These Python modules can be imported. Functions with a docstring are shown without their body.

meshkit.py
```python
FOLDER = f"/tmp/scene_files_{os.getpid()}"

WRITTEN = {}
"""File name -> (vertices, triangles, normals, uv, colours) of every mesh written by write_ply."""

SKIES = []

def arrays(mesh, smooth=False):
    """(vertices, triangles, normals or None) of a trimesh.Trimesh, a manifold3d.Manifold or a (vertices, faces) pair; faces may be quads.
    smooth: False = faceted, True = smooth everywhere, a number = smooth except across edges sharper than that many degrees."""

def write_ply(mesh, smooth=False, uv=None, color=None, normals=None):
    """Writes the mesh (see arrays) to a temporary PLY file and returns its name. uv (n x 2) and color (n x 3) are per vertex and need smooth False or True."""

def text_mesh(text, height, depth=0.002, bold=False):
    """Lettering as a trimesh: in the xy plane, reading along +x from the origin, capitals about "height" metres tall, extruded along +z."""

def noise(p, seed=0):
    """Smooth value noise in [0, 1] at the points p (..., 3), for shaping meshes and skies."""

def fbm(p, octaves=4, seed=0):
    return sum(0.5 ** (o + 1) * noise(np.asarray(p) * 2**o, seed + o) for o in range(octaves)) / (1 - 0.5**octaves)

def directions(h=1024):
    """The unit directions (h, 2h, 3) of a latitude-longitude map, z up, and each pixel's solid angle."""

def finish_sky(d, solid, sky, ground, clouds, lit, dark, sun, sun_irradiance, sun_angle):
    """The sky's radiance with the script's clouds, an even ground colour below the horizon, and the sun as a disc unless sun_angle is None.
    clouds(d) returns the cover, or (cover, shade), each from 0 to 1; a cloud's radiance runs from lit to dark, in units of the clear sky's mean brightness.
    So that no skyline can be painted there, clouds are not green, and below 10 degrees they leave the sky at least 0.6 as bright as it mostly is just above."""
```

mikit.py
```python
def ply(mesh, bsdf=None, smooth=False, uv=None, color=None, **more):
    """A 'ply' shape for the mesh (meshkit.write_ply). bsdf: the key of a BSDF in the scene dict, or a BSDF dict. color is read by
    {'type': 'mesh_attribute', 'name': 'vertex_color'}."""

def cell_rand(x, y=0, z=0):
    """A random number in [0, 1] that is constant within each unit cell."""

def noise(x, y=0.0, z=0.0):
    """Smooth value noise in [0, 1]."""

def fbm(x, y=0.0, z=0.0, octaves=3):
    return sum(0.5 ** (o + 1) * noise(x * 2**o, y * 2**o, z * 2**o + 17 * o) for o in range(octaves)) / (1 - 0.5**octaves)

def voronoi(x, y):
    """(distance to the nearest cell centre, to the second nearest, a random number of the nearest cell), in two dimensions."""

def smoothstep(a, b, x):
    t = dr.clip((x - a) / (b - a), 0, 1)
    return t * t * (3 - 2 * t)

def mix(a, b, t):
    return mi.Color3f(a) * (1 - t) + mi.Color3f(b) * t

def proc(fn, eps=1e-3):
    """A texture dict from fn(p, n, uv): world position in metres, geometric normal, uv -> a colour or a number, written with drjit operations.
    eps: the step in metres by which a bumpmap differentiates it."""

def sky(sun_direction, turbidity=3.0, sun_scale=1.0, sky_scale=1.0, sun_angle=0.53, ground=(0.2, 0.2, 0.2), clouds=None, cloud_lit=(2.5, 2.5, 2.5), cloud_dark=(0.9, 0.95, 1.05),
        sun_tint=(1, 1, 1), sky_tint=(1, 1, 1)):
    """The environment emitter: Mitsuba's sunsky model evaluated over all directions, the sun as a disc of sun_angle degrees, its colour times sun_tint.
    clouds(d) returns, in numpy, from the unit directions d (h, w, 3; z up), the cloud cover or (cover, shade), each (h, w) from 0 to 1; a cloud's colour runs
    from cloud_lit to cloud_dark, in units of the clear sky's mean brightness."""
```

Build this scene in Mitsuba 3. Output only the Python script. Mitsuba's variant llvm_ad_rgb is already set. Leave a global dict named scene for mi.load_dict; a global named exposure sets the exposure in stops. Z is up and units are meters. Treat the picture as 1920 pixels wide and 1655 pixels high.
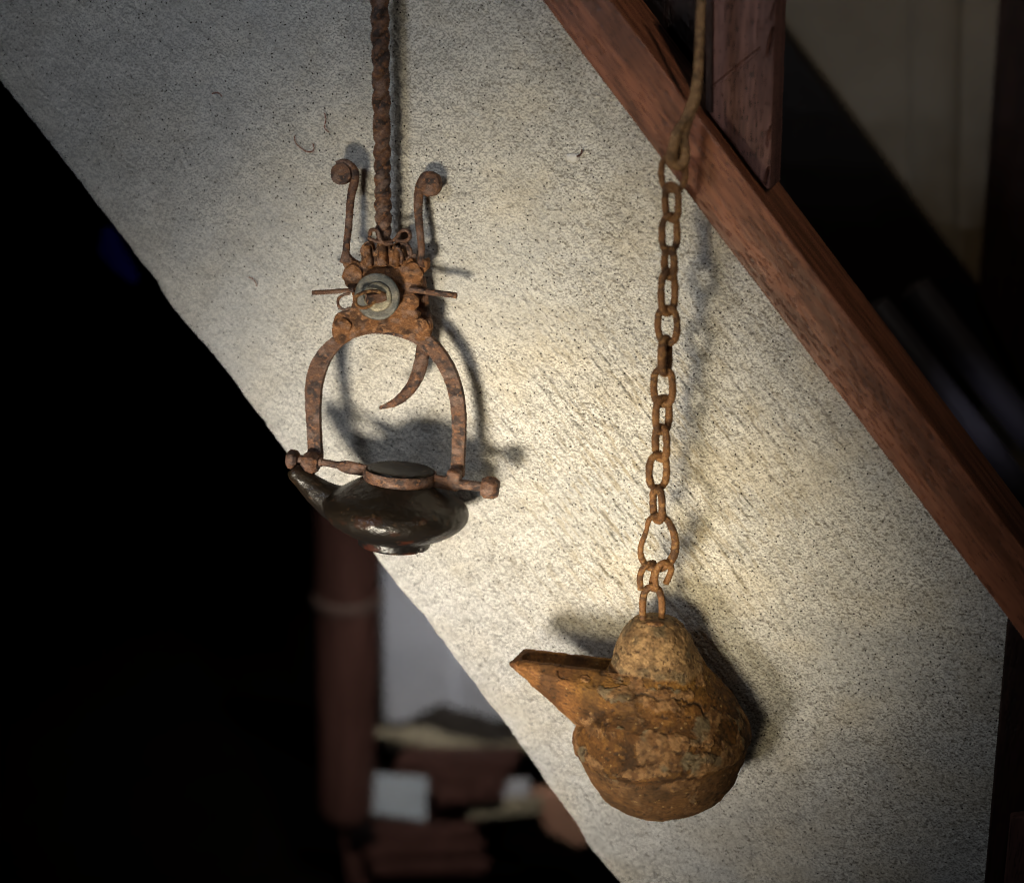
import math, random
import numpy as np
import drjit as dr
import mitsuba as mi
import trimesh
import manifold3d as m3
import mikit, meshkit
from mikit import noise, fbm, smoothstep, mix, voronoi, cell_rand

random.seed(3)
rng = np.random.default_rng(3)
T = mi.ScalarTransform4f
scene, labels = {}, {}

# ------------------------------------------------------------------ camera
YAW, PITCH, ROLL, DIST, F = math.radians(18), math.radians(18), 0.0149, 1.35, 2700.0
AIM = np.array([0, 0, 1.5])
fwd = np.array([-math.sin(YAW) * math.cos(PITCH), math.cos(YAW) * math.cos(PITCH), -math.sin(PITCH)])
r0 = np.cross(fwd, [0, 0, 1.0]); r0 /= np.linalg.norm(r0)
u0 = np.cross(r0, fwd)
RIGHT, UP = r0 + ROLL * u0, u0 - ROLL * r0
EYE = AIM - fwd * DIST
scene['camera'] = {'type': 'thinlens', 'fov': 2 * math.degrees(math.atan(960 / F)), 'fov_axis': 'x', 'near_clip': 0.05, 'far_clip': 60.0,
                   'aperture_radius': 0.0115, 'focus_distance': DIST - 0.05,
                   'to_world': T().look_at(origin=EYE.tolist(), target=(EYE + fwd).tolist(), up=UP.tolist())}
exposure = 0.0


class Slant:
    """a plane leaning away from the wall: y = y0 + k (z - z0) + kx (x - x0)"""
    def __init__(self, y0, c, k, kx): self.y0, self.c, self.k, self.kx = y0, c, k, kx
    def at(self, p): return self.y0 + self.k * (p[..., 2] - self.c[2]) + self.kx * (p[..., 0] - self.c[0])
    def __add__(self, o): return Slant(self.y0 + o, self.c, self.k, self.kx)
    def __sub__(self, o): return Slant(self.y0 - o, self.c, self.k, self.kx)


def P(px, py, y=0.0):
    """the point at depth y (metres, the wall's face is y = 0) seen at a place of the 1920 x 1655 photograph"""
    d = fwd + RIGHT * (px - 960) / F + UP * (827.5 - py) / F
    if isinstance(y, Slant):
        return EYE + d * ((y.at(EYE) - EYE[1]) / (d[1] - y.k * d[2] - y.kx * d[0]))
    return EYE + d * ((y - EYE[1]) / d[1])


# ------------------------------------------------------------------ unseen lamps, placed for the light they give
def lamp(name, pos, target, rgb, cutoff, beam, n, radius):
    """one unseen lamp: n spot emitters spread over a disc, so that shadows have soft edges"""
    pos, target = np.array(pos, float), np.array(target, float)
    a = np.cross(target - pos, [0, 0, 1.0]); a /= np.linalg.norm(a)
    b = np.cross(a, target - pos); b /= np.linalg.norm(b)
    for k in range(n):
        rr, th = radius * math.sqrt((k + .5) / n), k * 2.39996
        o = a * rr * math.cos(th) + b * rr * math.sin(th)
        scene[f'{name}_{k + 1:03d}'] = {'type': 'spot', 'to_world': T().look_at(origin=(pos + o).tolist(), target=(target + o).tolist(), up=[0, 0, 1]),
                                        'intensity': {'type': 'rgb', 'value': [c / n for c in rgb]}, 'cutoff_angle': cutoff, 'beam_width': beam}


lamp('unseen_key_lamp', (-0.20, -1.05, 1.10), P(784, 1169), (5.66, 5.25, 4.56), 24.2, 7.0, 18, 0.125)  # out of view, placed low to light the left of the wall
lamp('unseen_pool_lamp', (0.10, -1.05, 1.43), P(1289, 1053), (3.6, 3.02, 1.88), 9.8, 4.8, 16, 0.12)  # out of view, aimed to give the warm light on the right
lamp('unseen_upper_pool_lamp', (-0.16, -1.05, 1.14), P(960, 672), (3.85, 3.25, 2.12), 10.5, 8.4, 18, 0.15)  # unseen; lights the upper part of the warm area
lamp('added_fill_lamp', (-0.75, -1.7, 2.6), P(900, 26), (2.75, 2.95, 3.2), 27.4, 3.8, 6, 0.24)  # soft fill added from above left for the dim wall
lamp('unseen_rail_lamp', (0.80, -0.75, 2.45), P(1350, 60), (0.73, 0.70, 0.63), 27, 3, 4, 0.08)  # unseen; placed to brighten the rail and the upright on it
lamp('unseen_back_lamp', (0.0, 0.30, 1.75), P(720, 1400, 1.3), (4.8, 4.5, 4.2), 23, 5, 3, 0.05)  # unseen, behind the wall, to light the round post and chest
lamp('unseen_cabinet_lamp', (-0.25, 1.42, 1.2), P(770, 1120, 1.7), (1.5, 1.5, 1.6), 26, 4, 2, 0.03)  # unseen; set close to brighten the pale cabinets
lamp('unseen_far_wall_lamp', P(1760, -700, 0.35), P(1740, 260, 0.9), (0.12, 0.085, 0.050), 60, 12, 2, 0.05)  # out of view above, to light the far stairwell wall


# ------------------------------------------------------------------ helpers
def tag(key, label, cat=None, group=None, kind=None):
    d = {'label': label}
    if cat: d['category'] = cat
    if group: d['group'] = group
    if kind: d['kind'] = kind
    labels[key] = d


def numbered(key):
    if key not in scene:
        return key
    k = 1
    while f'{key}_{k:03d}' in scene:
        k += 1
    return f'{key}_{k:03d}'


def obj(name, mesh, bsdf, parent=None, smooth=40, color=None):
    key = numbered(f'{parent}__{name}' if parent else name)
    scene[key] = mikit.ply(mesh, bsdf, smooth=True if color is not None else smooth, color=color)
    return key


def tm(man):
    m = man.to_mesh()
    return trimesh.Trimesh(np.array(m.vert_properties[:, :3]), np.array(m.tri_verts), process=False)


def man(mesh):
    return m3.Manifold(m3.Mesh(np.asarray(mesh.vertices, np.float32), np.asarray(mesh.faces, np.uint32)))


def rough(mesh, amp, size, seed=0, octaves=3):
    """uneven, corroded surface: moves the vertices along their normals"""
    n = np.array(mesh.vertex_normals)
    h = meshkit.fbm(mesh.vertices / size + 31.7, octaves, seed) - .5
    mesh.vertices = np.array(mesh.vertices) + n * (2 * amp * h)[:, None]
    return mesh


def worn(m, edge=0.0016, its=6, amp=0.0004, size=0.004, seed=0):
    """refine, round the edges off, corrode"""
    mesh = tm(m.refine_to_length(edge))
    if its:
        trimesh.smoothing.filter_taubin(mesh, lamb=.5, nu=.5, iterations=its)
    return rough(mesh, amp, size, seed)


def smooth_path(pts, n, closed=False):
    from scipy.interpolate import CubicSpline
    p = np.array(pts, float)
    if closed:
        p = np.vstack([p, p[:1]])
    s = np.r_[0, np.cumsum(np.linalg.norm(np.diff(p, axis=0), axis=1))]
    c = CubicSpline(s, p, bc_type='periodic' if closed else 'natural')
    return c(np.linspace(0, s[-1], n, endpoint=not closed))


def tube(path, radius, seg=14, closed=False, flat=1.0, flat_dir=None, twist=None, square=0.0, rope=0.0):
    """a bar along a path; radius per point; flat < 1 squashes it along flat_dir"""
    p = np.array(path, float); n = len(p)
    r = np.broadcast_to(np.asarray(radius, float), n)
    t = np.roll(p, -1, 0) - np.roll(p, 1, 0) if closed else np.gradient(p, axis=0)
    t /= np.linalg.norm(t, axis=1, keepdims=True)
    if flat_dir is not None:
        a = np.cross(t, flat_dir)
        a /= np.linalg.norm(a, axis=1, keepdims=True)
    else:
        a = np.zeros_like(p)
        ref = np.array([0, 1.0, 0]) if abs(t[0, 1]) < .8 else np.array([1.0, 0, 0])
        v = np.cross(t[0], ref); v /= np.linalg.norm(v)
        for k in range(n):
            v = v - t[k] * (v @ t[k]); v /= np.linalg.norm(v); a[k] = v
    b = np.cross(t, a)
    th = np.arange(seg) / seg * 2 * np.pi
    tw = np.zeros(n) if twist is None else np.asarray(twist)
    rad = 1 / np.maximum(np.abs(np.cos(th)), np.abs(np.sin(th)))
    rad = 1 + square * (np.minimum(rad, 1.28) - 1)
    if rope: rad = 1 - rope * (1 - np.abs(np.sin(th)) ** .75)
    q0, q1 = (np.cos(th) * rad)[None], np.sin(th)[None] * rad[None] * np.broadcast_to(np.asarray(flat, float), n)[:, None]
    ct, st = np.cos(tw)[:, None], np.sin(tw)[:, None]
    v = p[:, None] + (a[:, None] * (q0 * ct - q1 * st)[..., None] + b[:, None] * (q0 * st + q1 * ct)[..., None]) * r[:, None, None]
    v = v.reshape(-1, 3)
    f = []
    for k in range(n if closed else n - 1):
        i, j = k * seg, ((k + 1) % n) * seg
        for q in range(seg):
            q1 = (q + 1) % seg
            f += [[i + q, i + q1, j + q1], [i + q, j + q1, j + q]]
    if not closed:
        c0, c1 = len(v), len(v) + 1
        e0, e1 = p[0] - t[0] * r[0] * .35, p[-1] + t[-1] * r[-1] * .35
        v = np.vstack([v, e0, e1])
        for q in range(seg):
            q1 = (q + 1) % seg
            f += [[c0, q1, q], [c1, (n - 1) * seg + q, (n - 1) * seg + q1]]
    mesh = trimesh.Trimesh(v, np.array(f), process=False)
    if mesh.volume < 0:
        mesh.invert()
    return mesh


def plate(pts, y, thick, edge=0.0018, its=5, amp=0.0004, size=0.005, seed=0, holes=(), curve=True):
    """a plate parallel to the wall cut to an outline, its front at depth y"""
    def ring(q):
        w = np.array([P(a, b, y) for a, b in q])[:, [0, 2]]
        if curve:
            w = smooth_path(w, 12 * len(w), True)
        return w
    rings = [ring(pts)] + [ring(h) for h in holes]
    cs = m3.CrossSection([q.tolist() for q in rings], m3.FillRule.EvenOdd)
    m = m3.Manifold.extrude(cs, thick)
    slant = isinstance(y, Slant)
    m = m.rotate([90, 0, 0]).translate([0, (0 if slant else y) + thick, 0])      # (x, z) upright, from y to y + thick
    mesh = worn(m, edge, its, amp, size, seed)
    if slant:
        v_ = np.array(mesh.vertices); v_[:, 1] += y.at(v_); mesh.vertices = v_
    return mesh


def box(size, centre, rot=(0, 0, 0), bevel=0.003):
    s = np.array(size) / 2 - bevel
    base = m3.Manifold.hull_points((np.array([[x, y, z] for x in (-1, 1) for y in (-1, 1) for z in (-1, 1)]) * s).tolist()) if bevel == 0 else None
    if base is None:
        ball = m3.Manifold.sphere(bevel, 12)
        base = m3.Manifold.batch_hull([ball.translate((np.array(q) * s).tolist()) for q in np.ndindex(2, 2, 2) for q in [np.array(q) * 2 - 1]])
    return base.rotate(list(rot)).translate(list(map(float, centre)))


def beam(a, b, across, depth0, depth1, width, bevel=0.002):
    """a straight timber along a -> b (both in the plane of the wall); across points away from a-b in that plane; y from depth0 to depth1"""
    a, b = np.array(a, float), np.array(b, float)
    d = b - a; d[1] = 0; L = np.linalg.norm(d); d /= L
    n = np.array([-d[2], 0, d[0]])
    if n @ across < 0: n = -n
    c = (a + b) / 2 + n * width / 2; c[1] = (depth0 + depth1) / 2
    m = box((L, depth1 - depth0, width), (0, 0, 0), bevel=bevel)
    R = np.array([d, [0, 1, 0], n]).T
    if np.linalg.det(R) < 0: R[:, 0] *= -1
    return m.transform(np.column_stack([R, c]).tolist()), d, n, L


def lathe(profile, centre, axis=(0, 0, 1), seg=72):
    """profile: (radius, height) from the bottom to the top"""
    m = m3.Manifold.revolve(m3.CrossSection([[(max(r, 0), h) for r, h in profile]], m3.FillRule.NonZero), seg)
    z = np.array(axis, float); z /= np.linalg.norm(z)
    x = np.cross([0, 1, 0], z); x /= np.linalg.norm(x)
    R = np.array([x, np.cross(z, x), z]).T
    return m.transform(np.column_stack([R, centre]).tolist())


# ------------------------------------------------------------------ materials
def P3(p, s): return p.x * s, p.y * s, p.z * s


slope = P(1905, 1180) - P(1015, 0); slope /= np.linalg.norm(slope)
SX, SZ = float(slope[0]), float(slope[2])


def wall_colour(p, n, uv):
    a, b = p.x * SX + p.z * SZ, p.x * SZ - p.z * SX
    g = noise(p.x * 760, p.y * 560, p.z * 760)
    g2 = noise(p.x * 1150 + 7, p.y * 900, p.z * 1150)
    sp = noise(p.x * 470 + 40, p.y * 300, p.z * 470)
    black = voronoi(p.x * 190, p.z * 190)
    big = fbm(p.x * 9, 3.0, p.z * 9, 3)
    mid = fbm(p.x * 45, 3.0, p.z * 45, 2)
    stain = fbm(p.x * 18 + 5, 9.0, p.z * 18, 4)
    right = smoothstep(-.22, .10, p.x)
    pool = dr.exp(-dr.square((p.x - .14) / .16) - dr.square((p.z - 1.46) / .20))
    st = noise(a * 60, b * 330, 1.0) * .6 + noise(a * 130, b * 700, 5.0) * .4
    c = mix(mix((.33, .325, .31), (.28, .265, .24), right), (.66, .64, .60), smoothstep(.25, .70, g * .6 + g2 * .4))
    c = c * (.86 + .28 * mid)
    c = mix(c, mi.Color3f(.56, .47, .32), smoothstep(.42, .75, stain) * (.12 + .14 * right))  # random stains; stronger rightwards, painting in the warmer light
    c = mix(c, mi.Color3f(.42, .43, .44), smoothstep(.5, .75, 1 - big) * .35)
    c = mix(c, mi.Color3f(.30, .24, .15), smoothstep(.56, .74, st) * pool * .55)  # trowel streaks darkened where lit: raking shade painted into the colour
    c = mix(c, mi.Color3f(.11, .095, .075), smoothstep(.64, .74, sp * .7 + g2 * .3) * (.35 + .35 * right))
    return mix(c, mi.Color3f(.02, .018, .016), dr.select((black[0] < .15) & (black[2] > .86), mi.Float(.95), mi.Float(0)))


def wall_bump(p, n, uv):
    a, b = p.x * SX + p.z * SZ, p.x * SZ - p.z * SX
    return noise(p.x * 420, p.y * 300, p.z * 420) + .6 * noise(p.x * 800, 2.0, p.z * 800) + .9 * noise(a * 90, b * 420, 4.0)


def rust(lo, mid, hi, s=1.0, dust=None):
    def fn(p, n, uv):
        x, y, z = P3(p, 70 * s)
        a = fbm(x, y, z, 4)
        b = fbm(x * 3.1 + 9, y * 3.1, z * 3.1, 3)
        g = noise(p.x * 900, p.y * 900, p.z * 900)
        c = mix(lo, mid, smoothstep(.36, .58, a))
        c = mix(c, mi.Color3f(*hi), smoothstep(.52, .68, b) * .8)
        if dust is not None:
            d = fbm(p.x * 130 + 3, p.y * 130, p.z * 130, 3)
            c = mix(c, mi.Color3f(*dust), smoothstep(.5, .7, d) * .6)
        return c * (.6 + .8 * g)
    return mikit.proc(fn)


def grit(p, n, uv):
    return fbm(p.x * 380, p.y * 380, p.z * 380, 3) + .5 * noise(p.x * 1300, p.y * 1300, p.z * 1300)


GRIT = mikit.proc(grit, 4e-4)


def bumped(name, inner, tex, scale):
    scene[name] = {'type': 'twosided', 'b': {'type': 'bumpmap', 'scale': scale, 't': tex, 'inner': inner}}


def principled(col, roughness, **k):
    return {'type': 'principled', 'base_color': col if isinstance(col, dict) else {'type': 'rgb', 'value': list(col)}, 'roughness': roughness, **k}


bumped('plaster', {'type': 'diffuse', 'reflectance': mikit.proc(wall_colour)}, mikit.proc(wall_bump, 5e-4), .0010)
bumped('rust_iron', principled(rust((.036, .022, .019), (.115, .058, .036), (.20, .092, .045), 1.7, (.19, .125, .10)), .62, specular=.35), GRIT, .0012)
bumped('rust_orange', principled(rust((.065, .032, .017), (.18, .078, .030), (.29, .145, .07), 1.3, (.20, .13, .10)), .75, specular=.25), GRIT, .0009)
bumped('rust_chain', principled(rust((.075, .036, .017), (.17, .078, .03), (.25, .13, .05), 1.3), .7, specular=.3), GRIT, .0008)
bumped('rust_tan', principled(rust((.13, .070, .032), (.26, .140, .062), (.34, .20, .10), 1.3), .7, specular=.3), GRIT, .0008)
bumped('old_brass', principled(rust((.10, .09, .068), (.19, .168, .12), (.28, .245, .175), .8), .5, metallic=.25, specular=.4), GRIT, .0003)
bumped('washer_metal', principled(rust((.055, .058, .055), (.095, .093, .085), (.14, .125, .10), .8), .5, metallic=.3, specular=.4), GRIT, .0003)


def glaze_colour(p, n, uv):
    a = fbm(p.x * 60, p.y * 60, p.z * 90, 4)
    b = fbm(p.x * 150 + 4, p.y * 150, p.z * 150, 3)
    top = smoothstep(1.425, 1.475, p.z + .02 * (a - .5))
    c = mix((.007, .006, .006), (.036, .010, .006), smoothstep(.58, .74, a))
    c = mix(c, mi.Color3f(.019, .012, .0055), top * .8)
    return mix(c, mi.Color3f(.09, .05, .025), smoothstep(.66, .78, b) * .4)


def glaze_bump(p, n, uv):
    return fbm(p.x * 190, p.y * 190, p.z * 190, 3) + .15 * noise(p.x * 900, p.y * 900, p.z * 900)


bumped('dark_glaze', principled(mikit.proc(glaze_colour), .37, specular=.38, clearcoat=.10, clearcoat_gloss=.8), mikit.proc(glaze_bump, 5e-4), .0009)
scene['ochre_crust'] = {'type': 'twosided', 'b': {'type': 'bumpmap', 'scale': .0011, 't': GRIT, 'inner': principled({'type': 'mesh_attribute', 'name': 'vertex_color'}, .8, specular=.25)}}


def wood(dirv, lo, hi, pore=0.8, name=0):
    dx, dy, dz = [float(v) for v in dirv]

    def parts(p):
        a = p.x * dx + p.y * dy + p.z * dz
        q = p - mi.Vector3f(dx, dy, dz) * a
        return a, q.x + .35 * q.y, q.z * 1.0 + q.y * .8 - q.x * .4

    def col(p, n, uv):
        a, b, c = parts(p)
        g = fbm(a * 8, b * 110 + 3 * noise(a * 6, b * 9, c * 9), c * 110, 3)
        fine = noise(a * 50, b * 700, c * 700)
        k = mix(lo, hi, smoothstep(.3, .7, g * .7 + fine * .3))
        po = noise(a * 170, b * 1100, c * 1100)
        dens = fbm(a * 9 + 3, b * 20, c * 20, 2)
        k = mix(k, mi.Color3f(.012, .006, .004), smoothstep(.64, .78, po + .5 * (dens - .5)) * pore)
        return k

    def bump(p, n, uv):
        a, b, c = parts(p)
        return -smoothstep(.62, .76, noise(a * 170, b * 1100, c * 1100)) + .5 * fbm(a * 30, b * 300, c * 300, 2)
    return mikit.proc(col), mikit.proc(bump, 4e-4)


c_, b_ = wood(slope, (.14, .045, .019), (.34, .115, .055), .38)
bumped('rail_wood', principled(c_, .42, specular=.52, clearcoat=.12, clearcoat_gloss=.6), b_, .0004)
c_, b_ = wood((0, 0, 1), (.095, .040, .031), (.18, .080, .062), .6)
bumped('post_wood', principled(c_, .55, specular=.4), b_, .0005)
c_, b_ = wood((0, 0, 1), (.012, .005, .004), (.030, .011, .007), .5)
bumped('dark_wood', principled(c_, .5, specular=.3), b_, .0005)
c_, b_ = wood((0, 0, 1), (.062, .028, .022), (.100, .046, .037), .5)
bumped('red_wood', principled(c_, .6, specular=.2), b_, .0005)
bumped('black_wood', principled((.006, .004, .004), .5, specular=.2), b_, .0005)


def plain(name, lo, hi, s, r=.8, **k):
    def fn(p, n, uv):
        return mix(lo, hi, fbm(p.x * s, p.y * s, p.z * s, 4))
    scene[name] = {'type': 'twosided', 'b': principled(mikit.proc(fn), r, **k)}


plain('far_plaster', (.16, .14, .11), (.30, .27, .22), 7)
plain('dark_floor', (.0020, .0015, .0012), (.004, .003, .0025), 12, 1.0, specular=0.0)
plain('pale_paint', (.50, .52, .56), (.62, .63, .66), 9, .6)
plain('tan_cloth', (.20, .17, .11), (.40, .35, .24), 35)
plain('dull_band', (.085, .055, .045), (.13, .085, .068), 20)
plain('card', (.55, .62, .68), (.62, .70, .76), 60)
plain('peach_clay', (.40, .20, .13), (.50, .28, .18), 30)
scene['blue_paint'] = {'type': 'twosided', 'b': {'type': 'diffuse', 'reflectance': {'type': 'rgb', 'value': [.006, .006, .07]}}}
plain('dark_lumps', (.010, .008, .006), (.04, .03, .02), 50)
plain('grey_gloss', (.035, .033, .04), (.055, .05, .062), 20, .45)
plain('red_fibre', (.16, .05, .03), (.22, .08, .05), 200)
plain('web_white', (.55, .53, .50), (.75, .73, .70), 300)

# ------------------------------------------------------------------ plastered side of the stair
EDGE = np.array([(-420, -380), (-200, -92), (0, 165), (100, 292), (150, 355), (205, 425), (262, 498), (310, 570), (352, 622), (385, 662), (432, 720), (480, 783), (520, 838), (552, 884),
                 (604, 944), (655, 995), (700, 1048), (735, 1098), (790, 1160), (832, 1216), (900, 1308), (980, 1411), (1032, 1488), (1075, 1545), (1105, 1600), (1150, 1652), (1300, 1850)], float)
ew = np.array([P(a, b)[[0, 2]] for a, b in EDGE])
ZT, ZB = P(960, -190)[2], P(960, 1800)[2]
NZ, NX = 860, 980
zs = np.linspace(ZT, ZB, NZ)
xe = np.interp(-zs, -ew[:, 1], ew[:, 0])
xe += .0022 * (meshkit.fbm(np.c_[zs * 210, zs * 0, zs * 0], 3, 9) - .5) + .0045 * (meshkit.fbm(np.c_[zs * 45, zs * 0, zs * 0], 4, 5) - .5)
ra, rb = P(1040, 0)[[0, 2]], P(1920, 1178)[[0, 2]]          # the far side, hidden under the rail
xr = ra[0] + (zs - ra[1]) / (rb[1] - ra[1]) * (rb[0] - ra[0]) + .02
pa, pb = P(1893, 1185)[[0, 2]], P(1850, 1655)[[0, 2]]
xr = np.minimum(xr, np.interp(-zs, [-pa[1], -pb[1]], [pa[0], pb[0]]) + .004)
xr = np.where(zs > pa[1] + .01, np.maximum(xr, xe + .01), xr)
s = np.linspace(0, 1, NX)
X = xe[:, None] + (xr - xe)[:, None] * s[None]
Z = np.repeat(zs[:, None], NX, 1)
A, B = X * SX + Z * SZ, X * SZ - Z * SX
q = np.stack([X, Z, X * 0], -1)
und = meshkit.fbm(q * 7, 3, 1) - .5
trow = meshkit.fbm(np.stack([A * 34, B * 230, A * 0], -1), 3, 2) - .5
tmask = np.clip((meshkit.fbm(q * 6 + 4, 2, 8) - .42) * 5, 0, 1) * (.12 + np.exp(-((X - .14) / .16) ** 2 - ((Z - 1.46) / .20) ** 2))
grain = meshkit.fbm(q * 330, 2, 3) - .5
pit = np.clip(meshkit.noise(q * 210, 6) - .74, 0, 1)
H = .0045 * und + (.0055 * trow) * tmask + .0013 * grain - .0035 * pit
dE = (X - xe[:, None]) * SZ * -1                                  # distance from the lower edge
Rr = .012
back = np.where(dE < Rr, Rr - np.sqrt(np.maximum(Rr ** 2 - (Rr - dE) ** 2, 0)), 0)
Y = -H + back
verts = np.stack([X, Y, Z], -1)
sof = verts[:, :1].copy(); sof[..., 1] = .11; sof[..., 0] += .002
endc = verts[:, -1:].copy(); endc[..., 1] = .05
verts = np.concatenate([sof, verts, endc], 1)
nx = NX + 2
idx = np.arange(NZ * nx).reshape(NZ, nx)
a, b, c, d = idx[:-1, :-1].ravel(), idx[:-1, 1:].ravel(), idx[1:, 1:].ravel(), idx[1:, :-1].ravel()
wall_mesh = trimesh.Trimesh(verts.reshape(-1, 3), np.vstack([np.c_[a, d, c], np.c_[a, c, b]]), process=False)
scene['plaster_wall'] = mikit.ply(wall_mesh, 'plaster', smooth=True)
tag('plaster_wall', 'speckled grey beige rough plaster wall with sloping lower edge behind both hanging lamps', 'wall')


def stick(pts, r, n=24):
    return tube(smooth_path([P(a, b, -.0022) for a, b in pts], n), r, 6)


for pts, txt in (([(553, 255), (554, 268), (562, 276), (578, 285), (588, 282), (586, 268)], 'thin red fibre curled on the plaster, left of the twisted rod'),
                 ([(608, 212), (611, 226), (609, 240), (616, 248)], 'short red fibre on the plaster beside the larger curled one'),
                 ([(466, 520), (474, 523), (482, 536)], 'tiny red fibre alone on the plaster far left of the ornate lamp'),
                 ([(398, 176), (408, 174), (416, 181)], 'faint short fibre on the plaster in the dim upper left')):
    k = obj('fibre', stick(pts, .0005), 'red_fibre'); tag(k, txt, 'fibre')
k = obj('cobweb_tuft', rough(tm(m3.Manifold.sphere(1, 32).scale([.006, .0022, .004]).translate(P(1074, 296, -.001).tolist()).refine_to_length(.001)), .0016, .004), 'web_white')
tag(k, 'small white tuft of cobweb stuck to the plaster between rod and chain', 'cobweb')
obj('fleck', tube(smooth_path([P(1082, 294, -.003), P(1090, 288, -.003), P(1091, 281, -.003)], 10), .0009, 6), 'red_wood', k)

# ------------------------------------------------------------------ the rail on top of the wall and what stands on it
RF = -.030
m, dirr, nrm, RL = beam(P(905, -146, RF), P(2090, 1425, RF), np.array([1, 0, 1.0]), RF, .080, .0455, .0022)
rail = rough(tm(m.refine_to_length(.006)), .0005, .05, 4)
k = obj('stair_rail', rail, 'rail_wood'); tag(k, 'sloping red brown varnished wooden rail along the top of the plaster', 'rail')
# rusty nail plates in the rail's corner are left to the wood's own wear

PY = -.004


def quad_block(pts, y0, y1, bevel=.0015):
    """a timber given by its front outline at depth y0 and its thickness"""
    v = [P(a, b, y0) for a, b in pts]
    ball = m3.Manifold.sphere(bevel, 8)
    return m3.Manifold.batch_hull([ball.translate([float(w[0]), float(yy), float(w[2])]) for w in v for yy in (y0 + bevel, y1 - bevel)])


post = quad_block([(1336, -60), (1452, -60), (1440, 352), (1334, 212)], PY, .055, .002)
g0, g1 = P(1338, 162, PY), P(1424, 93, PY)
groove = m3.Manifold.batch_hull([m3.Manifold.sphere(.0017, 10).translate(w.tolist()) for w in (g0, g1)])
post = post - groove
for a, b, w in ((1441, 80, .006), (1438, 255, .004), (1434, 335, .005), (1446, 20, .003)):
    post = post - m3.Manifold.sphere(w, 14).scale([.45, 1, 2.2]).rotate([0, 8, 0]).translate(P(a + 3, b, PY).tolist()) - m3.Manifold.sphere(w * .7, 14).scale([.5, 1, 1.5]).translate(P(a + 1, b + 14, PY).tolist())
k = obj('baluster', rough(tm(post.refine_to_length(.004)), .0006, .012, 6), 'post_wood')
tag(k, 'dull purplish brown wooden upright with a scored line standing on the rail', 'baluster')
strip = quad_block([(1324, -60), (1335, -60), (1333, 210), (1325, 206)], PY - .003, .02, .001)
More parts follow.
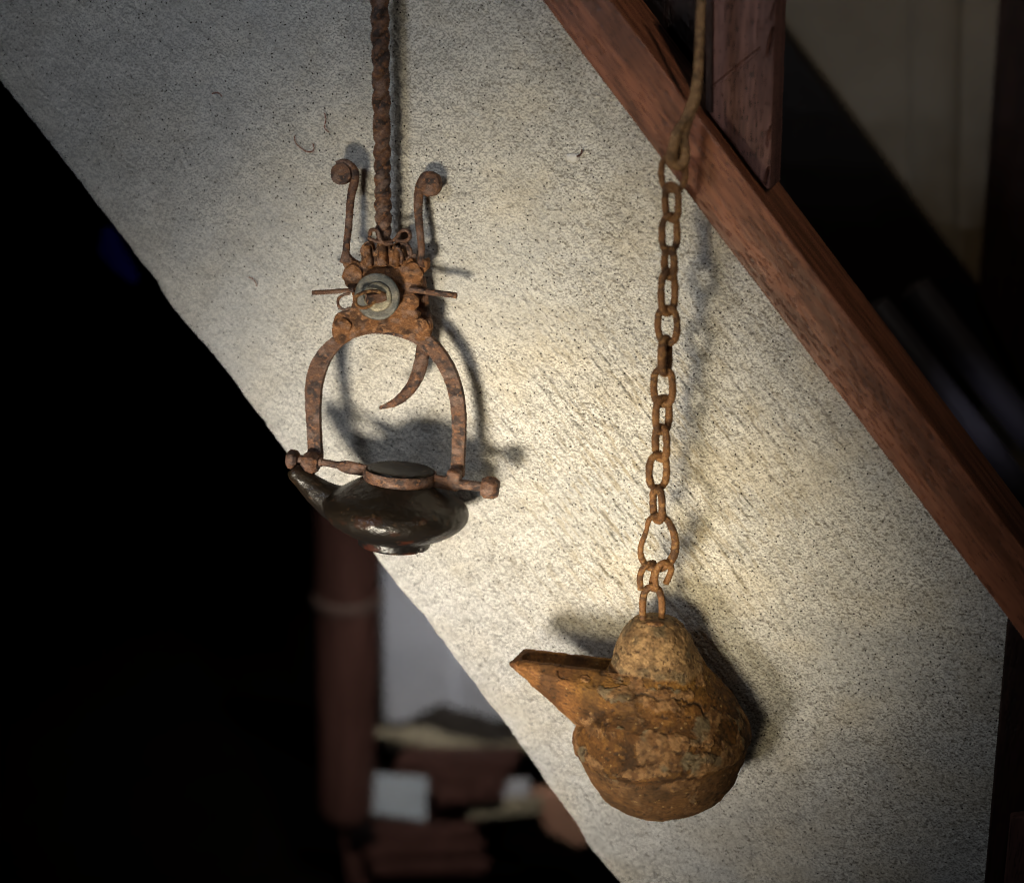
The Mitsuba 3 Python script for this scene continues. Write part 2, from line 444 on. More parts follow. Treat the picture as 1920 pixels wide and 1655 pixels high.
obj('edge_strip', tm(strip), 'dark_wood', k); labels[k + '__edge_strip'] = {'label': 'dark narrow strip down the left edge of the upright'}
board = quad_block([(1150, -80), (1345, -80), (1345, 300), (1300, 190)], .115, .135, .001)
k = obj('riser_board', tm(board), 'dark_wood'); tag(k, 'dark brown board behind the rail, left of the upright', 'board')

# right-hand lower post against the wall's end
m = quad_block([(1893, 1170), (1960, 1170), (1935, 1800), (1838, 1800)], -.012, .06, .002)
k = obj('corner_post', tm(m.refine_to_length(.01)), 'dark_wood'); tag(k, 'dark brown wooden post where the plaster ends at the lower right', 'post')
m = quad_block([(1898, 1536), (1990, 1526), (1990, 1800), (1872, 1800)], -.024, -.0125, .0015)
k2 = obj('facing_board', tm(m.refine_to_length(.01)), 'red_wood', k)

# ------------------------------------------------------------------ beyond the rail: the stair, its far wall
far = quad_block([(1330, -900), (2500, -900), (2500, 1900), (1330, 1900)], .93, .98, .001)
far = tm(far.refine_to_length(.05))
k = obj('stairwell_wall', far, 'far_plaster'); tag(k, 'dim beige wall far behind the rail at the upper right', 'wall')
pil = m3.Manifold.batch_hull([m3.Manifold.sphere(1, 40).scale([.036, .016, .036]).translate(P(a, b, .932).tolist()) for a, b in ((1762, -500), (1738, 1000))])
obj('added_bulge', tm(pil), 'far_plaster', k)  # bulge added to give the wall its paler upright band
m, *_ = beam(P(1385, -48, .86), P(1940, 690, .86), np.array([-1, 0, -1.0]), .86, .925, .55, .003)
k = obj('stair_string', tm(m), 'black_wood'); tag(k, 'black sloping board beyond the rail, its black standing for the stair in shade', 'board')  # its width and black colour also stand for the shaded steps
m = quad_block([(1897, -200), (2100, -200), (2080, 850), (1925, 725), (1842, 560)], .84, .90, .006)
k = obj('newel_post', tm(m), 'dark_wood'); tag(k, 'dark red wooden post out of focus at the right edge', 'post')
for k_ in range(2):
    ox, oy, yy = ((0, 0, .60), (74, -34, .66))[k_]
    pth = np.linspace(P(1640 + ox, 575 + oy, yy), P(2010 + ox, 1045 + oy, yy), 24)
    kk = obj('added_streak_bar', tube(pth, (.019, .021)[k_], 20), 'grey_gloss')  # bars added to carry the two light streaks
    tag(kk, ('lower' if k_ == 0 else 'upper') + ' of two dark glossy sloping bars added to carry the light streaks at the right edge', 'bar')
lamp('unseen_streak_lamp', P(1800, 420, .30), P(1850, 785, .62), (.22, .22, .27), 9.0, .5, 3, .03)  # unseen narrow beam, placed for the streaks on the bars

# ------------------------------------------------------------------ beyond the sloping lower edge: a dark room, out of focus
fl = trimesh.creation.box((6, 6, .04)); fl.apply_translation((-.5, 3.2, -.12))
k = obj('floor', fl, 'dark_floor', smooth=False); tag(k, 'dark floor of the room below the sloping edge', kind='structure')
bw = trimesh.creation.box((7, .05, 4)); bw.apply_translation((-1, 4.2, 1.6))  # backdrop added; the darkness of the room is put into its colour
k = obj('backdrop_wall', bw, 'dark_floor', smooth=False); tag(k, 'black backdrop wall added behind the dark room', 'wall')

ca, cb = P(652, 830, 1.29), P(650, 1500, 1.29)
m = m3.Manifold.batch_hull([m3.Manifold.sphere(r_, 48).translate(c_.tolist()) for c_, r_ in ((ca, .070), (cb, .060))])
k = obj('round_post', rough(tm(m.refine_to_length(.03)), .002, .05, 2), 'red_wood'); tag(k, 'blurred dull red round wooden post just below the ornate lamp', 'post')
bc = ca + (cb - ca) * .41
m = lathe([(0, -.009), (.0715, -.009), (.0735, -.004), (.0735, .005), (.0715, .009), (0, .009)], bc, (0, 0, 1), 48)
k2 = obj('pale_band', tm(m), 'dull_band', k)
m = quad_block([(722, 1060), (838, 1060), (838, 1350), (728, 1350)], 1.7, 1.75, .02)
k = obj('pale_cabinet', tm(m), 'pale_paint'); tag(k, 'larger blurred pale grey cabinet right of the dull red post', 'cabinet')
m = quad_block([(852, 1150), (935, 1150), (935, 1345), (866, 1345)], 1.72, 1.76, .015)
k = obj('pale_cabinet', tm(m), 'pale_paint'); tag(k, 'smaller blurred pale cabinet close to the sloping plaster edge', 'cabinet')
m = m3.Manifold.batch_hull([m3.Manifold.sphere(r, 24).translate(P(a, b, 1.60).tolist()) for a, b, r in ((745, 1385, .030), (800, 1370, .04), (832, 1335, .02), (900, 1390, .045), (960, 1395, .04))])
k = obj('dark_mass', rough(tm(m.refine_to_length(.015)), .012, .03, 3), 'dark_lumps'); tag(k, 'dark lumpy shape in front of the pale panels', 'dark_mass')  # dark shape over the lower ends of the pale panels
lump = m3.Manifold()
for (a, b, ra_), (c, d, rb_) in zip([(682, 1368, .010), (735, 1378, .013), (800, 1385, .028), (845, 1405, .030), (862, 1400, .018), (925, 1405, .012)],
                                    [(735, 1378, .013), (800, 1385, .028), (845, 1405, .030), (862, 1400, .018), (925, 1405, .012), (1000, 1392, .012)]):
    lump = lump + m3.Manifold.batch_hull([m3.Manifold.sphere(ra_, 20).translate(P(a, b, 1.45).tolist()), m3.Manifold.sphere(rb_, 20).translate(P(c, d, 1.45).tolist())])
k = obj('tan_cloth_roll', rough(tm(lump.refine_to_length(.01)), .008, .025, 5), 'tan_cloth'); tag(k, 'crumpled tan cloth lying above the dull red chest', 'cloth')
m = quad_block([(748, 1432), (955, 1432), (905, 1560), (700, 1560)], 1.35, 1.42, .01)
k = obj('red_chest', tm(m), 'red_wood'); tag(k, 'blurred dull red wooden chest bearing the white card', 'chest')
for q_, (x0_, y0_, x1_, y1_, h_) in enumerate(((812, 1440, 930, 1462, 26), (818, 1486, 945, 1474, 22), (745, 1566, 880, 1552, 20), (690, 1590, 905, 1582, 20), (700, 1622, 915, 1616, 18))):
    obj('slat', tm(quad_block([(x0_, y0_), (x1_, y1_), (x1_ - 6, y1_ + h_), (x0_ + 4, y0_ + h_)], 1.250 - .014 * (q_ > 2) - .003 * q_, 1.262 - .014 * (q_ > 2) - .003 * q_, .003)), 'red_wood', k)
m = quad_block([(640, 1556), (885, 1548), (910, 1800), (680, 1800)], 1.27, 1.285, .004)
obj('front_board', tm(m), 'red_wood', k)
m = quad_block([(655, 1560), (690, 1556), (700, 1580), (662, 1586)], 1.25, 1.272, .006)
obj('knob', tm(m), 'black_wood', k)
m = quad_block([(702, 1449), (800, 1458), (796, 1537), (698, 1524)], 1.338, 1.342, .0015)
k = obj('price_card', tm(m), 'card'); tag(k, 'small blank looking bluish white card on the dull red chest', 'card')
m = quad_block([(880, 1511), (1010, 1500), (1010, 1522), (880, 1534)], 1.28, 1.30, .004)
k = obj('pale_stick', tm(m), 'tan_cloth'); tag(k, 'blurred pale flat stick at the right end of the chest', 'stick')
m = m3.Manifold.batch_hull([m3.Manifold.sphere(r, 20).translate(P(a, b, 1.32).tolist()) for a, b, r in ((1010, 1490, .018), (1040, 1545, .022), (1085, 1570, .02), (1060, 1490, .02))])
k = obj('clay_pot', tm(m), 'peach_clay'); tag(k, 'blurred peach coloured clay piece beside the sloping edge', 'pot')
m = quad_block([(928, 1472), (985, 1470), (985, 1500), (928, 1502)], 1.36, 1.38, .006)
k = obj('grey_box', tm(m), 'pale_paint'); tag(k, 'small blurred grey box above the pale stick', 'box')
m = m3.Manifold.batch_hull([m3.Manifold.sphere(r, 20).translate(P(a, b, .5).tolist()) for a, b, r in ((205, 440, .012), (225, 495, .014), (250, 520, .010), (200, 470, .012))])
k = obj('blue_bundle', tm(m), 'blue_paint'); tag(k, 'dark blue blurred object peeping past the sloping edge at the left', 'bundle')
lamp('unseen_bundle_lamp', P(330, 250, .25), P(225, 480, .5), (.02, .02, .03), 12, 4, 1, .0)  # unseen dim source that picks out the blue object

# ------------------------------------------------------------------ ornate lamp on the twisted rod
cp, zb = P(707, 556, -.034), P(741, 962, -.070)[2]
LY = Slant(-.034, cp, (-.034 + .070) / (cp[2] - zb), .16)                                            # depth of its flat ironwork
L = 'ornate_lamp'
tag(L, 'ornate rusty iron hanging lamp with black glazed bowl on a twisted rod', 'lamp')
n = 420
zz = np.linspace(0, 1, n)
pa_, pb_ = P(711, -70, -.022), P(719, 452, LY)
path = pa_ + (pb_ - pa_) * zz[:, None]
rate = np.interp(zz, [0, .12, .2, .38, .5, .6, .68, .8, 1], [.8, .8, 1.1, .95, .8, .55, 1.3, 1.5, 1.5])
tw = np.cumsum(rate) / rate.sum() * 2 * np.pi * 7.6
rad = .0079 + .0010 * meshkit.fbm(np.c_[zz * 14, zz * 0, zz * 0], 2, 4) - .0006 * zz
rod = tube(path, rad, 48, twist=tw, rope=.30)
obj('rod', rough(rod, .0009, .005, 2), 'rust_iron', L); labels[L + '__rod'] = {'label': 'twisted rusty square rod'}

pl = plate([(690, 452), (702, 470), (709, 452), (716, 446), (727, 449), (733, 470), (740, 455), (750, 452), (757, 468), (758, 487), (772, 484), (779, 496), (797, 486), (800, 505), (788, 520), (789, 535),
            (776, 545), (781, 563), (774, 578), (785, 590), (778, 606), (800, 600), (804, 630), (790, 640), (752, 628), (706, 624), (664, 632), (636, 645), (624, 632), (624, 606), (632, 588), (654, 580),
            (662, 560), (652, 540), (645, 522), (648, 508), (640, 488), (645, 476), (662, 488), (675, 492), (676, 464), (682, 456)], LY - .004, .007, .0016, 6, .0011, .006, 3)
obj('scalloped_plate', pl, 'rust_orange', L)
for (ax, ay, bx, by, w) in ((688, 462, 692, 500, .0042), (717, 458, 717, 498, .0052), (746, 462, 742, 500, .0042)):
    obj('finger', rough(tube(np.linspace(P(ax, ay, LY - .005), P(bx, by, LY - .006), 14), np.linspace(w * .8, w, 14), 12), .0007, .004, 5), 'rust_orange', L)
for (ax, ay, w) in ((661, 516, .010), (773, 514, .0105), (770, 566, .0085), (641, 612, .0090), (790, 612, .0075)):
    obj('boss', rough(tm(m3.Manifold.sphere(w, 36).scale([1, .28, 1]).translate(P(ax, ay, LY - .004).tolist())), .0022, .006, 6), 'rust_orange', L)


def arch_outline():
    outer = [(577, 862), (574, 800), (571, 740), (575, 700), (588, 668), (610, 642), (640, 622), (680, 607), (720, 604), (765, 610), (805, 630), (835, 662), (856, 702), (868, 745), (872, 800), (870, 850), (868, 896)]
    inner = [(843, 892), (846, 850), (847, 800), (842, 750), (831, 710), (812, 677), (786, 650), (752, 634), (706, 626), (664, 634), (634, 655), (613, 688), (602, 725), (599, 770), (600, 820), (603, 862)]
    return outer + inner


ao = arch_outline()
sm = lambda q: [tuple(w) for w in smooth_path(np.array(q, float), 60)]
obj('stirrup', plate(sm(ao[:17]) + sm(ao[17:]), LY, .0055, .0018, 4, .0006, .006, 7, curve=False), 'rust_iron', L)
for s_, (pts, dc, dr_) in enumerate(((([(648, 492), (649, 470), (653, 430), (656, 390), (661, 355), (665, 335), (660, 316), (646, 308), (634, 312)]), (641, 326), .0098),
                                     (([(788, 500), (790, 470), (787, 430), (784, 390), (786, 360), (794, 338), (806, 330)]), (806, 345), .0112))):
    sp = smooth_path([P(a_, b_2, LY - .002) for a_, b_2 in pts], 70)
    w = np.interp(np.linspace(0, 1, 70), [0, .1, .5, .75, 1], [.0058, .0034, .0036, .0046, .0048])
    k = obj('scroll_arm', rough(tube(sp, w, 14, flat=.75), .0006, .005, 8 + s_), 'rust_iron', L)
    disc = lathe([(0, -.004), (dr_ * .93, -.004), (dr_, -.0028), (dr_, .0028), (dr_ * .93, .004), (0, .0043)], P(*dc, LY - .003), (.12 - .24 * s_, -1, .1), 40)
    obj('disc_end', rough(tm(disc.refine_to_length(.0025)), .0007, .005, 9), 'rust_iron', k)
wc = P(707, 556, LY - .013)
wax = np.array([.10, -1, .10])
w_ = lathe([(0, -.002), (.0205, -.002), (.0212, -.0012), (.0212, .0004), (.0200, .0012), (0, .0012)], wc, wax, 64)
k = obj('washer', rough(tm(w_.refine_to_length(.002)), .00035, .008, 1), 'washer_metal', L); labels[k] = {'label': 'round grey metal washer'}
w2 = lathe([(0, 0), (.0132, 0), (.0132, .0014), (.0120, .0022), (0, .0022)], wc + wax * .0012 + np.array([.0012, 0, -.0002]), wax, 48)
obj('collar', rough(tm(w2.refine_to_length(.002)), .0006, .006, 2), 'old_brass', k)
lp = smooth_path([P(a_, b_2, LY - .019 - c_2) for a_, b_2, c_2 in ((722, 552, 0), (706, 546, .003), (684, 548, .006), (668, 557, .008), (669, 572, .008), (684, 577, .006), (697, 570, .004), (704, 563, .002))], 60)
obj('wire_loop', rough(tube(lp, .0016, 10), .0004, .004, 3), 'rust_chain', k)
obj('bolt_end', rough(tube(np.linspace(P(688, 562, LY - .021), P(722, 555, LY - .014), 20), np.linspace(.0052, .0046, 20), 14, square=.7), .0005, .004, 3), 'rust_iron', k)
for a_, b_2, w in (((586, 549), (664, 544), .0021), ((768, 543), (856, 554), .0026)):
    obj('pin', rough(tube(np.linspace(P(*a_, LY - .006), P(*b_2, LY - .010), 30), w, 12, square=.5), .0005, .005, 4), 'rust_iron', L)
for pts, w, dd in (([(657, 551), (644, 553), (634, 562), (635, 573), (644, 580), (656, 577)], .0013, .006), ([(690, 446), (700, 450), (716, 455), (732, 454), (745, 444), (752, 434), (766, 434), (768, 446), (756, 452), (740, 449)], .0017, .011),
                   ([(694, 442), (696, 432), (706, 432), (712, 446), (722, 457), (736, 455)], .0018, .012), ([(758, 450), (766, 462), (770, 478), (762, 486)], .0017, .009), ([(744, 462), (752, 474), (752, 496)], .0017, .010),
                   ([(752, 455), (764, 460), (770, 478), (780, 480)], .0021, .007)):
    obj('wire', rough(tube(smooth_path([P(a_, b_2, LY - dd) for a_, b_2 in pts], 50), w, 10), .0004, .004, 5), 'rust_iron', L)
hk = smooth_path([P(a_, b_2, LY + c_2) for a_, b_2, c_2 in ((786, 520, .012), (793, 570, .014), (797, 620, .014), (792, 665, .013), (784, 700, .010), (768, 730, .008), (744, 752, .005), (712, 765, .002))], 90)
obj('hook', rough(tube(hk, np.interp(np.linspace(0, 1, 90), [0, .3, .6, .85, 1], [.0062, .0066, .0070, .0046, .0016]), 16, flat=.6, flat_dir=(0, 1, 0)), .0006, .006, 6), 'rust_iron', L)

# axle, hoop and bowl
BC = P(743, 962, LY)                                   # middle of the bowl
tilt = math.radians(7)
BA = np.array([.03, math.sin(tilt), math.cos(tilt)])   # its axis, leaning back
S = .000515


def around(c0, rx, th):
    x = np.array([1.0, 0, 0]); x -= BA * (x @ BA); x /= np.linalg.norm(x)
    y = np.cross(BA, x)
    return c0 + rx * (math.cos(th) * x + math.sin(th) * y)


HC = BC + BA * (76 * .00047) + np.array([.0015, 0, 0])
hoop = [around(HC, .0325, t_) for t_ in np.arange(72) / 72 * 2 * math.pi]
obj('hoop', rough(tube(np.array(hoop), .0017, 14, closed=True, flat=3.3, flat_dir=BA), .0005, .006, 3), 'rust_iron', L)
lx, rx_ = around(HC, .033, math.pi), around(HC, .033, 0)
lk, rk = P(556, 861, LY - .002), P(918, 915, LY - .002)
arm_l = np.linspace(P(604, 866, LY - .002), lx, 40)
twist = np.linspace(0, 1, 40)
obj('axle_arm', rough(tube(arm_l, np.interp(twist, [0, .35, .6, 1], [.0038, .0034, .0020, .0018]), 14, flat=np.interp(twist, [0, .35, .6, 1], [.9, 1.0, 3.2, 3.0]), flat_dir=BA), .0004, .005, 3), 'rust_iron', L)
arm_r = np.linspace(rx_, P(905, 912, LY - .002), 40)
obj('axle_arm', rough(tube(arm_r, np.interp(twist, [0, .3, .45, 1], [.0022, .0024, .0048, .0044]), 14, flat=np.interp(twist, [0, .3, .45, 1], [2.8, 2.6, 1, 1]), flat_dir=BA), .0004, .005, 4), 'rust_iron', L)
obj('axle_end', rough(tube(np.linspace(P(604, 866, LY - .002), lk, 24), .0046, 14), .0004, .005, 4), 'rust_iron', L)


def knob(px, py, rr, ll, seed, dep=.003):
    c = P(px, py, LY - dep)
    ax = rk - lk; ax /= np.linalg.norm(ax)
    return rough(tm(lathe([(0, -ll), (rr * .7, -ll), (rr, -ll * .45), (rr, ll * .45), (rr * .7, ll), (0, ll)], c, ax, 8).refine_to_length(.003)), .0006, .006, seed)


obj('knob', knob(549, 861, .0098, .0052, 2), 'rust_iron', L)
obj('knob', knob(919, 914, .0110, .0080, 3), 'rust_iron', L)
obj('nut', knob(583, 867, .0108, .0074, 4), 'rust_iron', L)
obj('nut', rough(tm(box((.013, .012, .020), P(851, 899, LY - .003), (0, 8, 0), .003).refine_to_length(.002)), .0008, .006, 5), 'rust_iron', L)

prof = [(0, -66), (64, -66), (67, -63), (69, -47), (92, -39), (114, -26), (129, -12), (135, 3), (132, 17), (121, 31), (105, 43), (88, 54), (73, 63), (62, 70), (59, 84), (0, 84)]
pp = np.array(prof, float) * np.array([.000500, .00047])
pd = np.vstack([pp[:3], smooth_path(pp[3:13], 44), pp[13:]])
bowl = lathe([tuple(v) for v in pd], BC, BA, 96)
sp_ctl = [(676, 960, .006), (642, 948, .004), (610, 932, .002), (581, 909, 0), (557, 887, -.003)]
sp_r = [.024, .0190, .0145, .0113, .0085]
sp_ctl = [P(a_, b_2, LY - .004 + c_2) for a_, b_2, c_2 in sp_ctl]
spp, spr = smooth_path(sp_ctl, 14), np.interp(np.linspace(0, 1, 14), np.linspace(0, 1, 5), sp_r)
for i in range(13):
    bowl = bowl + m3.Manifold.batch_hull([m3.Manifold.sphere(float(spr[j]), 28).translate(spp[j].tolist()) for j in (i, i + 1)])
tipv = spp[-1] - spp[-3]; tipv /= np.linalg.norm(tipv)
bowl = bowl - m3.Manifold.sphere(.0055, 24).translate((spp[-1] + tipv * .006).tolist())
# broken step in the foot ring
bowl = bowl - box((.012, .03, .008), BC + np.array([.036, -.026, -.030]), (0, 10, 12), .001)
bm = tm(bowl.refine_to_length(.002))
trimesh.smoothing.filter_taubin(bm, lamb=.5, nu=.5, iterations=14)
obj('bowl', rough(bm, .0007, .010, 7, 3), 'dark_glaze', L); labels[L + '__bowl'] = {'label': 'glossy black brown bowl with a short spout'}
lid = lathe([(0, 0), (.0302, 0), (.0306, .001), (.0306, .0045), (.0295, .0060), (.0262, .0054), (0, .0044)], HC + BA * .0014, BA, 64)
k = obj('lid', rough(tm(lid.refine_to_length(.0025)), .0004, .008, 2), 'dark_glaze', L); labels[k] = {'label': 'flat dark lid inside the iron hoop'}

# ------------------------------------------------------------------ wire hook over the rail, chain, iron lamp
CY = -.062
hw = smooth_path([P(a_, b_2, c_2) for a_, b_2, c_2 in ((1317, -60, -.040), (1314, 20, -.042), (1311, 90, -.045), (1308, 150, -.048), (1301, 190, -.052), (1288, 225, -.056), (1280, 262, -.060), (1283, 292, -.062),
                                                      (1277, 309, -.064), (1263, 306, -.067), (1261, 285, -.070), (1266, 262, -.069), (1274, 240, -.064), (1284, 226, -.060))], 160)
k = obj('wire_hook', rough(tube(hw, np.interp(np.linspace(0, 1, 160), [0, .35, .55, .8, .9, 1], [.0036, .0040, .0052, .0048, .0044, .0034]), 14), .0005, .006, 3), 'rust_tan')
tag(k, 'rusty bent wire hook hanging down across the sloping rail', 'hook')
C = 'iron_chain'
tag(C, 'rusty iron chain hanging from the wire hook and holding the ochre lamp', 'chain')
UX = np.array([1.0, 0, 0])


def link(x0, x1, y0, y1, turn, wire=6.0, true_w=50, seed=0, cy=CY):
    wire *= 1.13
    a0, a1 = P((x0 + x1) / 2 + .045 * (y1 - y0) / 2 * .0, y0, cy), P((x0 + x1) / 2, y1, cy)
    px = np.linalg.norm(a1 - a0) / (y1 - y0)
    r = wire * px
    up = a0 - a1; Lh = np.linalg.norm(up) / 2 - r; up /= np.linalg.norm(up)
    c_0 = (a0 + a1) / 2
    t_ = math.radians(turn)
    side = np.array([math.cos(t_), math.sin(t_), 0]); side -= up * (side @ up); side /= np.linalg.norm(side)
    hw_ = true_w * px / 2 - r
    th = np.arange(64) / 64 * 2 * np.pi
    ex = 2 / 2.6
    pts = c_0 + side * (hw_ * np.sign(np.cos(th)) * np.abs(np.cos(th)) ** ex)[:, None] + up * (Lh * np.sign(np.sin(th)) * np.abs(np.sin(th)) ** ex)[:, None]
    pts = smooth_path(pts, 80, True)
    rr = r * (1 + .16 * (meshkit.fbm(np.c_[np.cos(th), np.sin(th), th * 0 + seed] * 2.2, 2, seed) - .5))
    rr = np.interp(np.arange(80) / 80 * 64, np.arange(65), np.r_[rr, rr[:1]])
    return rough(tube(pts, rr, 12, closed=True), .0006, .0045, seed + 20)


LINKS = [(1234, 1291, 286, 363, 12, 5.6, 58), (1238, 1281, 340, 419, -35, 6.2, 50), (1237, 1274, 397, 478, 46, 6.2, 48), (1236, 1274, 460, 527, -46, 6.3, 48), (1236, 1269, 502, 594, 50, 6.3, 46),
         (1226, 1277, 571, 649, -12, 6.0, 52), (1237, 1257, 627, 707, 80, 7.2, 48), (1219, 1268, 685, 765, -6, 6.2, 50), (1226, 1258, 739, 816, 55, 6.3, 46), (1220, 1259, 793, 867, -38, 6.2, 46),
         (1213, 1254, 846, 921, 40, 6.0, 48), (1216, 1250, 908, 982, -48, 6.0, 46)]
for i, (x0, x1, y0, y1, tu, wi, tw_) in enumerate(LINKS):
    lk_ = obj('link', link(x0, x1, y0, y1, tu, wi, tw_, i), 'rust_chain', C)
big = smooth_path([P(a_, b_2, CY + c_2) for a_, b_2, c_2 in ((1233, 966, 0), (1219, 972, -.003), (1213, 990, -.002), (1205, 1012, 0), (1201, 1030, 0), (1204, 1048, 0), (1214, 1061, 0), (1232, 1065, 0), (1252, 1057, 0),
                                                             (1263, 1040, 0), (1266, 1015, 0), (1261, 992, 0), (1250, 974, .002))], 110, True)
k = obj('link', rough(tube(big, .0031 + .0008 * np.cos(np.arange(110) / 110 * 2 * np.pi - 4), 12, closed=True), .0006, .005, 50), 'rust_chain', C)
labels[k] = {'label': 'large bent open link near the lower end of the chain'}
dbl = smooth_path([P(a_, b_2, CY + c_2) for a_, b_2, c_2 in ((1201, 1104, -.006), (1200, 1085, -.008), (1207, 1064, -.009), (1220, 1055, -.004), (1227, 1062, .006), (1225, 1082, .007), (1222, 1098, .004), (1228, 1104, -.003), (1229, 1088, -.008), (1231, 1070, -.009),
                                                             (1242, 1055, -.008), (1254, 1056, -.002), (1258, 1070, .005), (1252, 1086, .006), (1248, 1094, .005))], 120)
k = obj('double_hook', rough(tube(dbl, .0029, 12), .0005, .005, 51), 'rust_chain', C)
k = obj('link', link(1203, 1243, 1094, 1184, 14, 5.6, 46, 60), 'rust_chain', C)

# ochre crusted lamp
OY = CY
O = 'ochre_lamp'
tag(O, 'ochre crusted rusty iron lamp with open spout at the end of the chain', 'lamp')
OC = P(1240, 1378, OY)                                # centre of the widest ring
u = .00052
OA = np.array([-.125, .02, 1.0]); OA /= np.linalg.norm(OA)
prof = [(0, -128), (60, -126), (96, -112), (122, -84), (141, -44), (149, -22), (155, -8), (156, 6), (150, 20), (136, 52), (116, 84), (96, 112), (80, 137), (69, 162), (60, 186), (46, 206), (28, 220), (0, 225)]
pp = np.array(prof, float) * u
pd = np.vstack([pp[:1], smooth_path(pp[1:-1], 60), pp[-1:]])
body = lathe([tuple(v) for v in pd], OC, OA, 120)
# open trough spout: an outer hull less an inner hull, open at the top
def hull(pts):
    return m3.Manifold.batch_hull([m3.Manifold.sphere(r, 20).translate(P(a_, b_2, OY + y_).tolist()) for a_, b_2, y_, r in pts])


outer = hull([(1190, 1272, -.030, .003), (962, 1244, -.020, .003), (1150, 1240, .030, .003), (985, 1222, .012, .003), (968, 1246, -.004, .004), (1098, 1338, -.014, .010), (1128, 1352, -.034, .012), (1150, 1360, -.010, .022), (1190, 1320, -.044, .010), (1180, 1300, 0, .02)])
inner = hull([(1195, 1246, -.022, .003), (980, 1230, -.013, .002), (1150, 1228, .025, .002), (995, 1216, .006, .002), (985, 1238, -.003, .0015), (1105, 1312, -.004, .008), (1150, 1325, -.004, .014),
              (1195, 1190, -.018, .004), (980, 1180, -.010, .004), (1150, 1180, .025, .004), (1000, 1170, .005, .004)])
core = lathe([(0, -80 * u), (90 * u, -80 * u), (118 * u, 0), (66 * u, 120 * u), (52 * u, 180 * u), (0, 190 * u)], OC, OA, 60)
lampm = body + (outer - (inner - body))
om = tm(lampm.refine_to_length(.00125))
trimesh.smoothing.filter_taubin(om, lamb=.5, nu=.5, iterations=40)
v = np.array(om.vertices); nr = np.array(om.vertex_normals)
rel = v - OC
hgt = (rel @ OA) / u
side_ = rel[:, 0] / u
w = v + .006 * (np.stack([meshkit.fbm(v * 60 + k_ * 9, 3, 30 + k_) for k_ in range(3)], -1) - .5) * 2
fl1 = meshkit.fbm(w * np.array([46, 46, 60]), 5, 11)
fl2 = meshkit.fbm(w * np.array([60, 60, 80]) + 3, 3, 12)
band = np.exp(-((hgt - 52) / 34) ** 2)
level = fl1 - .045 + .15 * band * np.exp(-((side_ - 34) / 62) ** 2) + .09 * np.exp(-((hgt - 8) / 14) ** 2)


def sstep(a, b, x):
    t_ = np.clip((x - a) / (b - a), 0, 1)
    return t_ * t_ * (3 - 2 * t_)


on1 = sstep(.535, .55, level)
on2 = sstep(.60, .615, fl2) * (hgt > -60)
# crust on the dome, ending in a ragged edge
domeedge = 140 + 22 * (meshkit.fbm(w * 55, 3, 14) - .5) - .12 * side_
axis_r = np.linalg.norm(rel - (rel @ OA)[:, None] * OA, axis=1) / u
dome = sstep(-3, 3, hgt - domeedge) * (1 - sstep(90, 96, axis_r))
lowb = sstep(-3, 3, -15 + 10 * (fl2 - .5) - hgt)       # bowl below the seam
seam = np.exp(-((hgt + 15) / 5) ** 2)
# open crack over the shoulder
sc_ = np.clip(side_, -97, 97)
cy_ = 120 - .5 * (100 - np.sqrt(100 ** 2 - sc_ ** 2)) - .28 * np.maximum(side_ - 35, 0) + 24 * (meshkit.fbm(np.c_[side_ / 17, side_ * 0, side_ * 0], 3, 16) - .5)
crack = np.exp(-((hgt - cy_) / (1.2 + 1.5 * meshkit.noise(np.c_[side_ / 14, side_ * 0, side_ * 0], 18))) ** 2) * sstep(-45, -25, side_) * (1 - sstep(88, 98, side_)) * (1 - .8 * np.exp(-((side_ - 22) / 8) ** 2)) * (rel[:, 1] < 0)
crack2 = np.exp(-((level - .537) / .006) ** 2) * sstep(.45, .6, meshkit.fbm(v * 40, 2, 17))
h = .0007 * on1 + .0005 * on2 + .0009 * dome + .0008 * (meshkit.fbm(v * 120, 4, 18) - .5) * 2 + .0008 * (meshkit.fbm(v * 25, 2, 19) - .5) * 2 - .0005 * sstep(.66, .74, meshkit.noise(v * 240, 27) * .6 + meshkit.noise(v * 520, 28) * .4) - .0013 * crack - .0008 * crack2 - .0010 * seam
om.vertices = v + nr * h[:, None]
f1 = meshkit.fbm(v * 45, 4, 21)[:, None]
f2 = meshkit.fbm(v * 160, 3, 22)[:, None]
f3 = meshkit.noise(v * 620, 23)[:, None]
L3 = lambda a, b, t_: np.array(a) * (1 - t_) + np.array(b) * t_
col = L3((.045, .024, .010), (.130, .066, .024), sstep(.35, .62, f1))
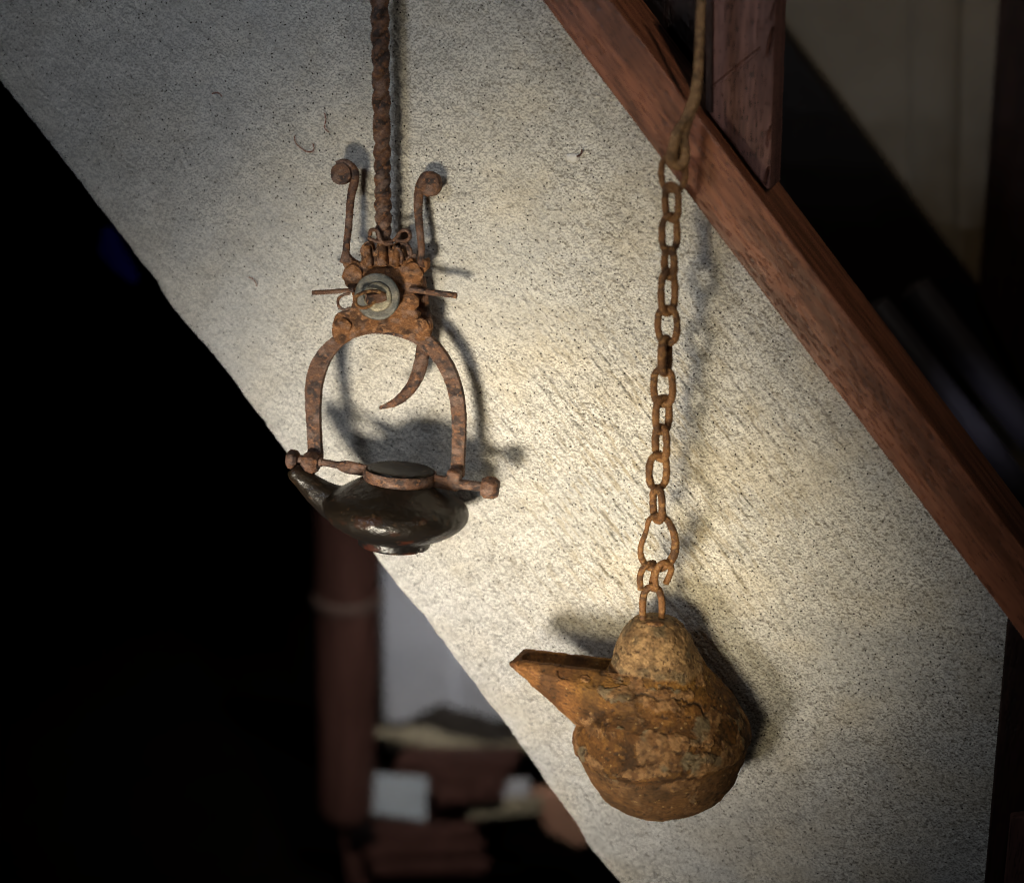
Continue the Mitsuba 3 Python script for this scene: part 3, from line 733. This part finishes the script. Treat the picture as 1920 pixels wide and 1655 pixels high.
col = L3(col, (.24, .135, .045), (sstep(.52, .68, f2) * .45))
neck = np.exp(-((hgt - 122) / 20) ** 2)[:, None]
col = L3(col, (.25, .145, .042), neck * .6 * (1 - on1[:, None]))
col = L3(col, L3((.14, .08, .04), (.27, .175, .10), sstep(.4, .6, f2)), on1[:, None] * .8)
col = L3(col, (.14, .13, .10), (on1 * sstep(.55, .64, meshkit.fbm(v * 48 + 8, 3, 24)))[:, None] * .85)
col = L3(col, (.125, .076, .042), lowb[:, None] * .6)
dc = L3((.19, .135, .085), (.29, .215, .135), sstep(.38, .62, f2))
dc = L3(dc, (.12, .11, .085), sstep(.50, .68, meshkit.fbm(v * 55 + 4, 3, 25))[:, None] * .8)
col = L3(col, dc, dome[:, None] * .9)
spout = sstep(.060, .085, -rel[:, 0])[:, None]
col = L3(col, L3((.10, .048, .022), (.22, .11, .045), sstep(.4, .6, f1)), spout * .8)
col = col * np.array([1.02, .86, .66]) * (.50 + .95 * f3)
pits = sstep(.66, .74, meshkit.noise(v * 240, 27) * .6 + meshkit.noise(v * 520, 28) * .4)[:, None]
fleck = sstep(.80, .86, meshkit.noise(v * 300 + 5, 29) * .7 + meshkit.noise(v * 700, 30) * .3)[:, None]
streak = sstep(.52, .66, meshkit.fbm(v * np.array([95, 95, 16]), 3, 31))[:, None]
col = L3(col, (.040, .022, .012), pits * .75)
col = L3(col, (.055, .030, .014), streak * .45)
col = L3(col, (.42, .27, .12), fleck * .7)
col = L3(col, (.012, .008, .005), np.clip(crack + .7 * crack2, 0, 1)[:, None] * .9)
obj('body', om, 'ochre_crust', O, color=np.clip(col, 0, 1)); labels[O + '__body'] = {'label': 'crusted ochre vessel with domed top and trough spout'}
eye = smooth_path([P(a_, b_2, OY + c_2) for a_, b_2, c_2 in ((1205, 1186, -.008), (1212, 1174, -.010), (1225, 1171, -.012), (1240, 1172, -.008), (1247, 1182, -.004))], 40)
obj('eye', rough(tube(eye, .0034, 12), .0006, .004, 8), 'rust_chain', O)
